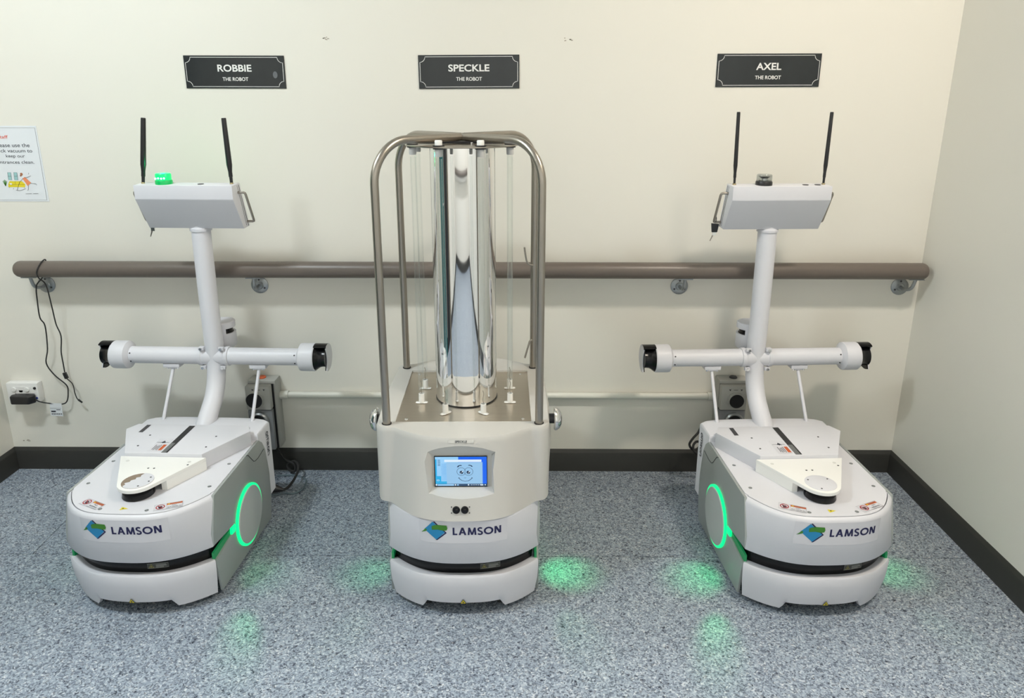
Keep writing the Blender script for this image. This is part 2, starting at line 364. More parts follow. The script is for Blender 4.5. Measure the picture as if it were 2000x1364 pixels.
# handrail
def handrail():
    y, z, r = 2.837, .947, .0336; xa, xb = -2.042, 1.662
    o = empty('handrail', ((xa + xb) / 2, YW, z), 0, 'taupe vinyl handrail running along the back wall', 'handrail')
    ox = (xa + xb) / 2
    P = []; R = []
    for dx, k in ((0, .55), (.004, .78), (.011, .93), (.02, 1)): P.append((xa + dx - ox, y - YW, 0)); R.append(r * k)
    for dx, k in ((.02, 1), (.011, .93), (.004, .78), (0, .55)): P.append((xb - dx - ox, y - YW, 0)); R.append(r * k)
    obj('rail', M().tube(P, R, 28), RAILM, o)
    for bx, dx in ((-1.979, -.012), (-1.079, .006), (.683, .004), (1.604, .020)):
        X = bx - ox; b = obj('bracket', M().lathe([(.036, 0), (.036, .004), (.032, .006), (.018, .008), (.014, .012)], (X, 0, -.084), (0, -1, 0), 24).tube(spline([(X, -.006, -.084), (X, -.045, -.086), (X + dx * .6, -.070, -.072), (X + dx, y - YW, -.030)], 5), .007, 10), ZINC, o)
        obj('bracket_plate', M().box(X + dx - .03, X + dx + .03, y - YW - .012, y - YW + .012, -.036, -.032), ZINC, b)
        for k in range(3):
            a = rad(90 + 120 * k); obj('screw', M().cyl((X + .024 * cos(a), -.0055, -.084 + .024 * sin(a)), (0, -1, 0), .0042, .003, 8), DARK, b)
handrail()

# left power outlet + adapter
def outlet():
    o = empty('power_outlet', (-2.148, YW, .383), 0, 'white double power outlet low on the back wall near the left corner', 'power outlet')
    obj('housing', M().prism([(-.068, -.045), (.068, -.045), (.068, .045), (-.068, .045)], 'y', -.036, 0), OUTW, o, bevel=.004)
    for x in (-.034, .022): obj('switch_rocker', M().lathe([(.011, 0), (.011, .004), (.009, .006)], (x, -.036, .016), (0, -1, 0), 18), OUTW, o)
    m = M().prism([(-.015, .012), (.003, .012), (.001, .003), (-.013, .003)], 'y', -.0375, -.035); obj('indicator_slot', m, DARK, o)
    obj('faceplate', M().box(-.046, .040, -.0375, -.036, -.020, .030), OUTW, o, bevel=.0006, seg=1)
    obj('key_switch', M().lathe([(.006, 0), (.006, .003)], (.056, -.036, .022), (0, -1, 0), 14), BLACK, o)
    obj('blue_indicator', M().lathe([(.005, 0), (.005, .002)], (.058, -.036, -.024), (0, -1, 0), 14), mat('blue_cap', (.05, .08, .35), .4), o)
    for x in (-.030, -.016, .028): obj('socket_slot', M().box(x - .002, x + .002, -.0385, -.037, -.010, -.002), DARK, o)
outlet()
def adapter():
    o = empty('power_adapter', (-2.135, YW, .36), 0, 'black plug-in power adapter with thin lead hung over the handrail', 'power adapter')
    oy = YW; ox, oz = -2.135, .36
    def L(p): return [(a - ox, b - oy, c - oz) for a, b, c in p]
    m = M(); 
    v = L([(-2.189, 2.862, .338), (-2.168, 2.880, .338), (-2.095, 2.880, .338), (-2.084, 2.862, .338), (-2.102, 2.838, .338), (-2.180, 2.838, .338)])
    m.prism([(p[0], p[1]) for p in v], 'z', -.016, .022)
    obj('adapter_body', m, BLACK, o, bevel=.007, seg=3)
    obj('plug', M().box(-.030, .014, -.0405, -.0378, -.018, .016), BLACK, o)
    W = YW
    c1 = [(-2.086, 2.86, .360), (-2.072, 2.87, .345), (-2.042, 2.885, .331), (-1.991, 2.887, .327), (-1.968, 2.89, .341), (-1.956, 2.89, .385), (-1.959, 2.89, .417), (-2.002, 2.89, .463), (-2.028, 2.89, .517), (-2.004, 2.88, .587), (-1.989, 2.87, .692), (-1.997, 2.86, .732), (-1.988, 2.85, .804), (-1.976, 2.845, .874), (-1.955, 2.858, .905), (-1.945, 2.876, .945), (-1.930, 2.862, .978), (-1.922, 2.838, .9845), (-1.922, 2.812, .974), (-1.934, 2.800, .943), (-1.933, 2.806, .916), (-1.926, 2.83, .882), (-1.935, 2.855, .78), (-1.941, 2.87, .701), (-1.936, 2.88, .644), (-1.951, 2.885, .571), (-1.953, 2.887, .513), (-1.954, 2.888, .478)]
    obj('lead', M().tube(spline(L(c1), 5), .0026, 8), RUBBER, o)
    c2 = [(-1.951, 2.888, .450), (-1.949, 2.888, .446), (-1.929, 2.888, .421), (-1.926, 2.888, .379), (-1.921, 2.888, .354), (-1.914, 2.888, .346)]
    obj('lead', M().tube(spline(L(c2), 5), .0020, 8), RUBBER, o)
    obj('inline_box', M().prism([(p[0], p[2]) for p in L([(-1.962, 0, .474), (-1.949, 0, .477), (-1.942, 0, .449), (-1.955, 0, .446)])], 'y', 2.881 - oy, 2.893 - oy), BLACK, o, bevel=.002)
    obj('barrel_plug', M().tube(L([(-1.916, 2.888, .348), (-1.901, 2.888, .334)]), [.0045, .0035], 10), BLACK, o)
    tg = obj('paper_tag', M().prism([(p[0], p[2]) for p in L([(-2.043, 0, .333), (-1.991, 0, .331), (-1.994, 0, .270), (-2.048, 0, .273)])], 'y', 2.884 - oy, 2.8848 - oy), PAPER, o)
    f = plane((-ox, 2.8835 - oy, -oz), (1, 0, 0), (0, 0, 1)); m = M()
    for k in range(6): m.flat(rect(-2.042 + k * .008, -2.037 + k * .008, .279, .284), f)
    m.flat(rect(-2.042, -2.022, .290, .297), f); m.flat(rect(-2.018, -2.000, .300, .303), f); m.flat(stroke([(-2.045, .309), (-1.996, .308)], .0012), f)
    obj('tag_print', m, INK, tg)
adapter()

# industrial sockets + conduit
def switch_socket(x0, x1, zt, kx, kz, kr, lx, label, orange):
    o = empty('industrial_socket', ((x0 + x1) / 2, YW, .14), 0, label, 'socket', 'grey industrial switched sockets on the back wall')
    c = (x0 + x1) / 2; h = (x1 - x0) / 2; Z = zt - .14
    obj('back_box', M().box(-h, h + .006, -.070, 0, 0, Z + .012), GREYP, o, bevel=.008)
    obj('gasket', M().box(-h + .002, h - .002, -.076, -.069, .004, Z - .002), BLACK, o)
    sw = obj('switch_module', M().prism([(-h, Z - .108), (h - .008, Z - .108), (h - .008, Z), (-h, Z)], 'y', -.108, -.074), GREYP, o, bevel=.006)
    obj('knob', M().lathe([(kr + .006, 0), (kr + .005, .005), (kr, .005), (kr, .012), (kr * .94, .016), (kr * .9, .014)], (kx - c, -.107, kz - .14), (0, -1, 0), 28), [GREYP], sw)
    obj('knob_face', M().cyl((kx - c, -.118, kz - .14), (0, -1, 0), kr * .97, .006, 28), BLACK, sw)
    obj('marking', M().flat(poly([(-.028, Z - .012), (-.018, Z - .012), (-.023, Z - .020)]), plane((0, -.1090, 0), (1, 0, 0), (0, 0, 1))).flat(poly([(.020, Z - .012), (.030, Z - .012), (.025, Z - .020)]), plane((0, -.1090, 0), (1, 0, 0), (0, 0, 1))).flat(rect(-.008, .010, Z - .016, Z - .014), plane((0, -.1090, 0), (1, 0, 0), (0, 0, 1))), DARK, sw)
    so = obj('socket_module', M().prism([(-h, .006), (h - .008, .006), (h - .008, Z - .112), (-h, Z - .112)], 'y', -.100, -.074), GREYD, o, bevel=.006)
    obj('socket_ring', M().lathe([(.030, 0), (.041, 0), (.041, .016), (.036, .022), (.031, .020), (.030, .004)], (lx - c, -.098, Z - .160), (0, -1, 0), 32), mat('socket_ring', (.35, .36, .36), .3, metal=.6), so)
    obj('socket_face', M().cyl((lx - c, -.0985, Z - .160), (0, -1, 0), .031, .004, 24), BLACK, so)
    obj('top_button', M().lathe([(.0165, 0), (.0165, .006), (.013, .009)], (-.004 if orange else .008, -.035, Z + .010), (0, 0, 1), 20), BUTTON if orange else DARK, o)
switch_socket(-1.149, -1.036, .446, -1.108, .387, .035, -1.100, 'grey industrial socket with orange top button behind the left robot', True)
switch_socket(.866, .985, .453, .930, .392, .031, .930, 'grey industrial socket without orange button behind the right robot', False)
o = empty('conduit', (-.08, YW, .37), 0, 'cream plastic conduit pipe running low along the back wall between the sockets', 'conduit')
obj('pipe', M().tube([(-.948, -.016, 0), (.944, -.016, 0)], .0140, 16), CONDUIT, o)
obj('pipe_coupling', M().tube([(-.950, -.016, 0), (-.915, -.016, 0)], .0185, 16), CONDUIT, o)
obj('pipe_coupling', M().tube([(.915, -.016, 0), (.946, -.016, 0)], .0185, 16), CONDUIT, o)

# ------------------------------------------------------------------ mobile base shared by the three robots (front faces -y)
HW = .245
def arc(x, z=.33):
    t = max(0, min(1, (z - .205) / .165)); return -.148 + (.096 + .042 * t) * min(1, abs(x) / HW) ** (2.6 + .8 * t)
def front_pts(n=36, inset=0.0, z=.15, hw=HW):
    P = [(hw * sin(pi / 2 * (2 * i / n - 1)), arc(HW * sin(pi / 2 * (2 * i / n - 1)), z)) for i in range(n + 1)]
    if not inset: return P
    out = []
    for i, p in enumerate(P):
        a = P[max(i - 1, 0)]; b = P[min(i + 1, n)]; d = Vector((b[0] - a[0], b[1] - a[1])).normalized()
        if i in (0, n): d = Vector((.55, -.83 if i == 0 else .83)).normalized()
        out.append((p[0] - d.y * inset, p[1] + d.x * inset))
    return out
def body_loop(inset, yb, n=36, z=.15):
    P = front_pts(n, inset, z); h = HW - inset
    P[0] = (-h, P[0][1]); P[-1] = (h, P[-1][1])
    return P + [(h, yb), (-h, yb)]
def xyz(P, z): return [(x, y, z(x) if callable(z) else z) for x, y in P]

def caution(name, o, cx, cy, z, rot, style):
    """small white caution sticker: prohibition disc + orange header + text"""
    a = rad(rot); U = Vector((cos(a), sin(a), 0)); V = Vector((-sin(a), cos(a), 0))
    f = [plane(Vector((cx, cy, z + .0005 * (k + 1))), U, V) for k in range(3)]
    p_ = obj(name, M().flat(rect(-.042, .042, -.017, .017), f[0]).flat(stroke([(-.042, -.017), (.042, -.017), (.042, .017), (-.042, .017)], .0006, True), f[1], 1), [WHITE2, DARK], o)
    m = M()
    m.flat(ring2(-.024, 0, .0105, .0135), f[2]); m.flat(stroke([(-.032, .008), (-.016, -.008)], .0025), f[2])
    m.flat(disc2(-.024, .001, .007, 10, .005), f[1], 1); m.flat(rect(-.028, -.020, -.008, -.002), f[1], 1)
    m.flat(rect(-.006, .040, .006, .015), f[1], 2); m.flat(stroke([(-.006, -.015), (.040, -.015), (.040, .015), (-.006, .015)], .0007, True), f[1], 1)
    l1, l2 = (('NO', 'RIDING') if style else ("DON'T", 'PUT HAND IN'))
    m.flat(fit(text(l1, .01), .017, .001, .014, .0055), f[1], 1); m.flat(fit(text(l2, .01), .017, -.0085, .034 if style else .040, .006), f[1], 1)
    m.flat(fit(text('CAUTION', .01), .020, .0105, .030, .005), f[2], 3); m.flat(poly([(-.003, .0075), (.004, .0075), (.0005, .0140)]), f[2], 4)
    obj('sticker_print', m, [RED, INK, ORANGE, BROWN, YELLOW], p_)

def decal_fn(off, dx=0): return lambda u, v: (u + dx, arc(u + dx, v) - off, v)
def para(x0, y0, x1, y1, wd): return poly([(x0 - wd / 2, y0), (x0 + wd / 2, y0), (x1 + wd / 2, y1), (x1 - wd / 2, y1)])
def letters(word, W):
    """geometric capitals / rounded lower case drawn as strokes, cap height 1; returns shapes and total width"""
    out = []; x = 0; t = W
    def A(vf, dx): out.append(([(p[0] + dx, p[1]) for p in vf[0]], vf[1]))
    for c in word:
        if c == 'L': A(rect(0, t, 0, 1), x); A(rect(0, .50, 0, t), x); x += .50
        elif c == 'A': A(para(t * .55, 0, .42, 1, t * 1.1), x); A(para(.84 - t * .55, 0, .42, 1, t * 1.1), x); A(rect(.18, .66, .24, .24 + t * .9), x); x += .84
        elif c == 'M':
            A(para(t * .5, 0, .17, 1, t), x); A(para(.94 - t * .5, 0, .77, 1, t), x); A(para(.47, 0.02, .17, 1, t), x); A(para(.47, 0.02, .77, 1, t), x); x += .94
        elif c == 'N': A(rect(0, t, 0, 1), x); A(rect(.72 - t, .72, 0, 1), x); A(para(.72 - t * .6, 0, t * .6, 1, t * 1.2), x); x += .72
        elif c == 'O': A(ring2(.5, .5, .5 - t, .515, 32), x); x += 1.0
        elif c == 'S': A(stroke(spline([(.05, .18, 0), (.14, .085, 0), (.27, .06, 0), (.42, .11, 0), (.475, .26, 0), (.41, .40, 0), (.25, .50, 0), (.12, .60, 0), (.07, .74, 0), (.13, .88, 0), (.26, .94, 0), (.38, .91, 0), (.45, .83, 0)], 4), t), x); x += .54
        elif c == 'o': A(ring2(.5, .5, .5 - t, .5, 28), x); x += 1.0
        elif c in 'mn':
            k = 2 if c == 'm' else 1; w_ = .80 if c == 'n' else .62
            A(rect(0, t, 0, 1), x)
            for j in range(k):
                A(ring2(t + (w_ - t) / 2 + j * w_ - t / 2, 1 - w_ / 2 - .02, (w_ - t) / 2, (w_ + t) / 2, 16, 0, pi), x); A(rect((j + 1) * w_, (j + 1) * w_ + t, 0, 1 - w_ / 2), x)
            x += k * w_ + t
        elif c == 'r': A(rect(0, t, 0, 1), x); A(rect(0, .5, 1 - t, 1), x); A(ring2(.45, .72, .28 - t, .28, 14, -pi / 2, pi / 2), x); A(rect(0, .45, .44, .44 + t), x); A(para(.70 - t * .6, 0, .36, .46, t * 1.2), x); x += .76
        x += .13
    return out, x - .13
def logo(o, dx=0):
    U = lambda X: (X - 290) * .00060 - .038
    V = lambda Y: .3235 - (Y - 772) * .00053
    P = lambda L: poly([(U(a), V(b)) for a, b in L])
    s = obj('logo_sticker', M().flat(rect(-.128, .148, .280, .3585), decal_fn(.0006, dx), 0, .012), WHITE2, o)
    m = M()
    m.flat(P([(222, 708), (286, 783), (236, 834), (226, 834), (276, 783), (216, 712)]), decal_fn(.0010, dx), 2, .008)
    m.flat(P([(213, 711), (276, 780), (230, 831), (168, 768)]), decal_fn(.0012, dx), 0, .008)
    m.flat(P([(207, 742), (222, 733), (240, 730), (286, 733), (290, 752), (286, 765), (268, 768), (240, 762), (208, 766)]), decal_fn(.0017, dx), 1, .008)
    m.flat(P([(225, 713), (246, 735), (238, 735), (216, 712)]), decal_fn(.0015, dx), 2, .008)
    m.flat(P([(151, 792), (163, 778), (174, 762), (183, 768), (178, 780), (160, 788)]), decal_fn(.0014, dx), 1, .008)
    obj('logo_mark', m, [BLUE, GREEN, NAVY], s)
    m = M(); sh_, tw = letters('LAMSON', .195)
    for vf in sh_: m.flat(([(-.022 + p[0] / tw * .151, .3105 + p[1] * .0262) for p in vf[0]], vf[1]), decal_fn(.0012, dx), 0, .015)
    obj('lettering', m, NAVY, s)

def base(o, pw, dx=0):
    # dark inner body
    obj('chassis', M().loft([xyz(body_loop(.038, .44), .028), xyz(body_loop(.038, .44), .360)], True, True, True), BLACK, o)
    # bumper
    rings = []
    zb = lambda x: .0215 + .030 * max(0, min(1, (.128 - abs(x)) / .012)) ** .5
    for ins, z in ((.030, .150), (.010, .155), (.003, .1545), (0, .149), (.001, .115), (.004, .08), (.010, .052)):
        rings.append(xyz(front_pts(72, ins), z))
    rings.append(xyz(front_pts(72, .016), lambda x: zb(x)))
    rings.append(xyz(front_pts(72, .030), lambda x: zb(x)))
    rings.append(rings[0])
    m = M().loft(rings, False)
    n = 73; k = len(rings) - 1
    m.add([rings[j][0] for j in range(k)], [tuple(range(k))]); m.add([rings[j][-1] for j in range(k)], [tuple(range(k))])
    obj('bumper', m, WHITE, o, smooth=50)
    # upper front cover
    yb = .012
    L = [(.020, .205), (.003, .204), (0, .208), (0, .355), (.002, .363), (.006, .368), (.0125, .3715), (.0135, .369), (.0135, .350)]
    obj('front_cover', M().loft([xyz(body_loop(i, yb, 36, z), z) for i, z in L], True, True, True), WHITE, o, smooth=50)
    # laser slit window and its label
    obj('laser_window', M().loft([xyz(front_pts(36, .030), .150), xyz(front_pts(36, .026), .178), xyz(front_pts(36, .030), .206)], False), GLOSSB, o)
    lw = obj('laser_label', M().flat(rect(.055, .120, .166, .186), lambda u, v: (u, arc(u, .18) + .0255, v), 0, .02), mat('label_black', (.05, .052, .045), .3), o)
    lf = lambda u, v: (u, arc(u, .18) + .0248, v)
    obj('label_print', M().flat(stroke([(.057, .168), (.118, .168), (.118, .184), (.057, .184)], .0008, True), lf, 0, .02).flat(stroke([(.061, .1695), (.075, .1695), (.068, .1825)], .0014, True), lf, 1).flat(disc2(.068, .174, .002, 8), lf, 1)
        .flat(rect(.082, .112, .178, .180), lf, 0, .02).flat(rect(.082, .114, .174, .176), lf, 0, .02).flat(rect(.082, .105, .170, .172), lf, 0, .02), [mat('label_grey', (.30, .31, .29), .4), mat('label_yellow', (.40, .36, .05), .5)], lw)
    t = obj('laser_warning', M().flat(poly([(-.011, .052), (.011, .052), (0, .071)]), lambda u, v: (u, -.148 + .0075 - (v - .052) * .22 - .0018, v)), INK, o)
    obj('warning_print', M().flat(poly([(-.0085, .0535), (.0085, .0535), (0, .0685)]), lambda u, v: (u, -.148 + .0070 - (v - .052) * .22 - .0018, v)).flat(disc2(0, .0585, .0028, 8), lambda u, v: (u, -.148 + .0066 - (v - .052) * .22 - .0018, v), 1), [YELLOW, INK], t)
    logo(o, dx)
    obj('skid_plate', M().prism([(-.05, -.098), (.05, -.098), (.0, -.120)], 'z', .034, .0375), STEEL, o)
    # sides
    for s in (-1, 1):
        top = [(-.052, .209), (-.048, .25), (-.012, .3715), (.375, .3735), (.405, .350), (.428, .31), (.445, .20), (.441, .10), (.420, .012), (-.030, .022), (-.050, .151), (.088, .163), (.096, .190)]
        pa = obj('side_panel', M().prism(top, 'x', s * .238, s * .2468), PANEL, o, bevel=.0015, seg=2)
        gx = s * .2470
        obj('lid_seam', M().tube([(gx, .256, .372), (gx, .271, .366), (gx, .312, .320), (gx, .325, .314), (gx, .353, .311), (gx, .412, .318)], .0013, 6), GAP, pa)
        obj('light_strip', M().prism([(-.048, .152), (.095, .161), (.104, .178), (.085, .181), (-.046, .177)], 'x', s * .232, s * .2395), GLOWD, o)
        obj('strip_lamp', M().prism([(.080, .163), (.104, .161), (.110, .178), (.104, .191), (.082, .187)], 'x', s * .2395, s * .2475), GLOW, o)
        c = (s * .2465, .222, .155)
        obj('light_ring', M().lathe([(.1035, 0), (.1118, 0), (.1118, .0070), (.1035, .0085)], c, (s, 0, 0), 64), GLOW, o)
        obj('wheel_disc', M().lathe([(.1037, -.001), (.1037, .0085), (.1005, .0115), (.002, .0130)], c, (s, 0, 0), 64), DISC, o)
        # LED that throws its light on the floor beside the robot
        for e_, d_, a_ in zip(pw[0 if s < 0 else 1], ((.085, -.03, -.182), (.110, -.35, -.182)), (62, 27)):
            l = bpy.data.lights.new('strip_light', 'SPOT'); l.energy = e_; l.color = (0.0, 1.0, 0.30); l.spot_size = rad(a_); l.spot_blend = 1.0; l.shadow_soft_size = .012
            lo = bpy.data.objects.new('strip_light', l); COL.objects.link(lo); lo.parent = o; lo.location = (s * .262, .115, .182)
            lo.rotation_euler = Vector((s * d_[0], d_[1], d_[2])).to_track_quat('-Z', 'Y').to_euler()
        obj('drive_wheel', M().lathe([(.06, 0), (.072, .004), (.072, .036), (.06, .04)], (s * .165, .228, .072), (s, 0, 0), 28), RUBBER, o)
        for y in (-.075, .40):
            k = obj('caster', M().lathe([(.020, 0), (.028, .003), (.028, .021), (.020, .024)], (s * .12 - .012, y + .012, .028), (1, 0, 0), 20), RUBBER, o)
            obj('caster_fork', M().box(s * .12 - .018, s * .12 + .018, y - .012, y + .020, .040, .075), DARK, k)
    # rear cover
    def rl(i):
        h = HW - i; yb_ = .525 - i
        return [(-h, .375 + i)] + [(-h, yb_ - .03), (-h * .9, yb_ - .012), (-h * .75, yb_ - .003), (-h * .4, yb_), (h * .4, yb_), (h * .75, yb_ - .003), (h * .9, yb_ - .012), (h, yb_ - .03)] + [(h, .375 + i)]
    rc = obj('rear_cover', M().loft([xyz(rl(i), z) for i, z in ((.006, .098), (0, .104), (0, .388), (.003, .395), (.007, .3975))], True, True, True), WHITE, o, smooth=40)
    for s in (1, -1):
        # maker's lettering runs down the rear corner
        f = plane((s * .2475, .457, .371), (0, 0, -.0205), (0, s * .0205, 0)); m = M(); sh_, tw = letters('omron', .21)
        for vf in sh_: m.flat(([(p[0] * 4.9 / tw, p[1] - .5) for p in vf[0]], vf[1]), f)
        obj('lettering', m, INK, rc)
    return rc

def transport_robot(loc, rz, label, lit, ant, torn, pw):
    o = empty('transport_robot', loc, rz, label, 'robot', 'white transport robots with mast and crossbar')
    base(o, pw)
    # deck
    P = front_pts(36, .0155, .37); P[0] = (-.2295, P[0][1]); P[-1] = (.2295, P[-1][1])
    loop = P + [(.2295, .0), (.2365, .013), (.2365, .378), (-.2365, .378), (-.2365, .013), (-.2295, .0)]
    dk = obj('deck', M().loft([xyz(loop, z) for z in (.352, .3725)] , True, True, True), WHITE, o)
    for x, y in ((-.21, .197), (.21, .194), (-.207, .044), (.209, .040), (-.075, -.108), (.076, -.110)):
        obj('screw', M().lathe([(.0062, 0), (.0062, .0012), (.004, .0016), (.003, .0006), (.0001, .0006)], (x, y, .3722), (0, 0, 1), 12), ZINC, dk)
    for x, y in ((-.075, .440), (.085, .440), (.19, .425)):
        obj('screw', M().lathe([(.0062, 0), (.0062, .0012), (.004, .0016)], (x, y, .3972), (0, 0, 1), 12), ZINC, o)
    caution('caution_sticker', o, -.117, -.081, .3726, -24, torn)
    caution('caution_sticker', o, .132, -.082, .3726, 22, not torn)
    f = plane((0, 0, .3731), (1, 0, 0), (0, 1, 0)); f2 = plane((0, 0, .3735), (1, 0, 0), (0, 1, 0))
    y_ = obj('yellow_sticker', M().flat(poly([(-.011, -.112), (-.011, -.094), (.013, -.103)]), f).flat(disc2(-.004, -.103, .0028, 8), f2, 1), [YELLOW, INK], o)
    # raised plate with slots
    pl = [(-.212, .384), (-.235, .338), (-.137, .154), (.137, .154), (.235, .338), (.212, .384)]
    rp = obj('raised_plate', M().prism(pl, 'z', .372, .430), WHITE, o, bevel=.0025)
    zz = plane((0, 0, .4306), (1, 0, 0), (0, 1, 0)); z2 = plane((0, 0, .4310), (1, 0, 0), (0, 1, 0))
    obj('slot', M().flat(rect(-.010, .0125, .160, .372), zz).flat(rect(-.010, .0065, .160, .232), z2, 1), [BLACK, mat('slot_metal', (.25, .26, .26), .4, metal=.6)], rp)
    obj('slot', M().flat(rect(-.174, -.158, .312, .374), zz), DARK, rp)
    for x in (-.118, .128):
        for y in (.207, .290): obj('screw', M().lathe([(.0035, 0), (.0035, .001)], (x, y, .430), (0, 0, 1), 10), DARK, rp)
    st = obj('pinch_sticker', M().flat(rect(-.066, -.016, .168, .262), zz), WHITE2, rp)
    pm = M().flat(stroke([(-.064, .235), (-.019, .235)], .0018), z2).flat(poly([(-.048, .230), (-.040, .248), (-.034, .240), (-.030, .228), (-.036, .233), (-.040, .227), (-.043, .234)]), z2).flat(rect(-.030, -.018, .176, .218), z2, 1)
    for k in range(4): pm.flat(rect(-.037 - .006 * k, -.0345 - .006 * k, .176 + .003 * (k % 2), .216 - .004 * (k % 3)), z2)
    obj('sticker_print', pm, [INK, ORANGE], st)
    # white plastic nose block above the front lidar
    n = 14; r = .061; cy = -.012
    # tangent corners from the back edge to the nose circle
    outline = [(.151, .153)] + [(r * cos(a), cy + r * sin(a)) for a in [rad(-26.7 - 126.6 * k / n) for k in range(n + 1)]] + [(-.151, .153)]
    nb = obj('nose_block', M().prism(outline, 'z', .406, .418), ACET, o, bevel=.0012)
    for s in (-1, 1):
        obj('block_wall', M().prism([(s * .150, .152), (s * .080, .014), (s * .062, .014), (s * .132, .152)], 'z', .3725, .406), ACET, nb)
    obj('block_wall', M().box(-.132, .132, .138, .152, .3725, .406), ACET, nb)
    obj('lidar', M().lathe([(.046, 0), (.050, .003), (.047, .018), (.038, .024), (.036, .0335)], (0, -.017, .3725), (0, 0, 1), 32), GLOSSB, nb)
    for x in (-.010, .010): obj('hole', M().lathe([(.0035, 0), (.0035, .0006)], (x, .072, .4179), (0, 0, 1), 10), DARK, nb)
    for x in (-.108, .108): obj('dowel', M().lathe([(.006, 0), (.006, .0005)], (x, .120, .4179), (0, 0, 1), 12), mat('dowel_grey', (.66, .66, .63), .5), nb)
    obj('hole', M().lathe([(.0035, 0), (.0035, .0006)], (.112, .100, .4179), (0, 0, 1), 10), DARK, nb)
    if torn:
        obj('glue_patch', M().lathe([(.049, 0), (.049, .0008)], (0, -.012, .4179), (0, 0, 1), 40), BROWN, nb)
        pts = [(.049 * cos(rad(a)), -.012 + .049 * sin(rad(a))) for a in range(-118, 98, 8)]
        pts += [(-.006, .022), (-.003, .012), (-.014, .006), (-.011, -.004), (-.022, -.012), (-.021, -.022), (-.034, -.030), (-.026, -.038), (-.030, -.048)]
        cv = obj('cover_disc', M().prism(pts, 'z', .4187, .4200), WHITE, nb)
    else:
        cv = obj('cover_disc', M().lathe([(.049, 0), (.049, .0015), (.047, .0022), (.001, .0022)], (0, -.012, .4179), (0, 0, 1), 40), WHITE, nb)
    for a in (35, 150, 250) if not torn else (35, -5, -60): obj('screw', M().lathe([(.003, 0), (.003, .001)], (.039 * cos(rad(a)), -.012 + .039 * sin(rad(a)), .4198), (0, 0, 1), 8), DARK, nb)
    # mast
    path = spline([(0, .455, .372), (0, .475, .390), (0, .522, .424), (0, .568, .463), (0, .601, .513), (0, .617, .567), (0, .622, .625), (0, .622, .75), (0, .623, .90), (0, .626, 1.05), (0, .630, 1.16)], 6)
    obj('mast', M().tube(path, .0355, 32), WHITE, o)
    # crossbar
    ay, az = .622, .620
    for s in (-1, 1):
        ar = obj('crossbar_arm', M().lathe([(.0345, .058), (.0345, .345)], (0, ay, az), (s, 0, 0), 28), WHITE, o)
        obj('clamp_collar', M().lathe([(.0345, .0), (.0365, .012), (.0365, .044), (.039, .046), (.039, .060), (.0345, .062)], (0, ay, az), (s, 0, 0), 28), WHITE, ar)
        for zz_ in (-.040, .040):
            obj('collar_bolt', M().box(s * .040 - .010, s * .040 + .010, ay - .034, ay - .020, az + zz_ - .006, az + zz_ + .006).cyl((s * .040, ay - .034, az + zz_), (0, -1, 0), .0055, .006, 10, 1), [WHITE, CHROME], ar)
        # rod flange and rod
        fl_ = obj('rod_flange', M().box(s * .176 - .033, s * .176 + .033, ay - .022, ay + .018, az - .046, az - .030).box(s * .176 - .020, s * .176 + .020, ay - .018, ay + .014, az - .052, az - .046), WHITE, ar, bevel=.002)
        for dx in (-.021, .021): obj('flange_bolt', M().cyl((s * .176 + dx, ay - .012, az - .046), (0, 0, -1), .0045, .008, 10), CHROME, ar)
        obj('support_rod', M().tube([(s * .178, .487, .385), (s * .176, ay - .004, az - .048)], .0066, 12), WHITE, o)
        # side scanner
        sc = obj('scanner_cup', M().lathe([(.034, .340), (.040, .343), (.0555, .352), (.0565, .358), (.0565, .408), (.054, .4115), (.045, .4115)], (0, ay, az), (s, 0, 0), 36), WHITE, o)
        for a in (150, 210, 330): obj('grub_screw', M().lathe([(.003, 0), (.003, .002)], (s * .333, ay - .034 * abs(cos(rad(a))), az + .034 * sin(rad(a))), (0, -1, 0), 8), DARK, sc)
        obj('scanner_window', M().lathe([(.052, .408), (.0535, .4112), (.050, .416), (.043, .425), (.039, .434), (.038, .444), (.039, .4545)], (0, ay, az), (s, 0, 0), 32), GLOSSB, sc)
        cp = [(ay + .0555 * cos(rad(a)), az + .0555 * sin(rad(a))) for a in range(-118, 119, 7)]
        cp += [(ay - .020, az + .038), (ay - .013, az + .018), (ay - .011, az), (ay - .013, az - .018), (ay - .020, az - .036)]
        cap = obj('scanner_cap', M().prism(cp, 'x', s * .4555, s * .4600), WHITE, sc, bevel=.0008, seg=1)
        obj('cap_lining', M().prism([(ay + (p[0] - ay) * .985, az + (p[1] - az) * .985) for p in cp], 'x', s * .4515, s * .4554), GLOSSB, cap)
        # the housing wall that joins cup and cap, open toward the front
        wall = M(); N = 22
        for r0 in (.0562, .0520):
            pass
        g = []
        for k in range(N + 1):
            t = k / N; a = rad(62 + 150 * t)       # 90=up ... through the back (+y)
            e = .0135 * (abs(2 * t - 1) ** 6)
            y, z = -cos(a), sin(a)
            g.append((Vector((s * (.4085), ay + .056 * y, az + .056 * z)), Vector((s * (.4595), ay + .056 * y, az + .056 * z)), Vector((s * (.4595), ay + .051 * y, az + .051 * z)), Vector((s * (.4085), ay + .051 * y, az + .051 * z))))
        wall.loft([[q[j] for q in g] for j in (0, 1, 2, 3, 0)], False); wall.add(g[0], [(0, 1, 2, 3)]); wall.add(g[-1], [(0, 1, 2, 3)])
        obj('scanner_bridge', wall, GLOSSB, sc)
    # rear scanner behind the mast
    rs = obj('rear_scanner', M().lathe([(.030, -.008), (.048, .0), (.052, .010), (.052, .062)], (0, .712, .632), (0, 0, 1), 32), WHITE, o)
    obj('scanner_window', M().lathe([(.046, .060), (.040, .068), (.040, .078), (.046, .086)], (0, .712, .632), (0, 0, 1), 28), GLOSSB, rs)
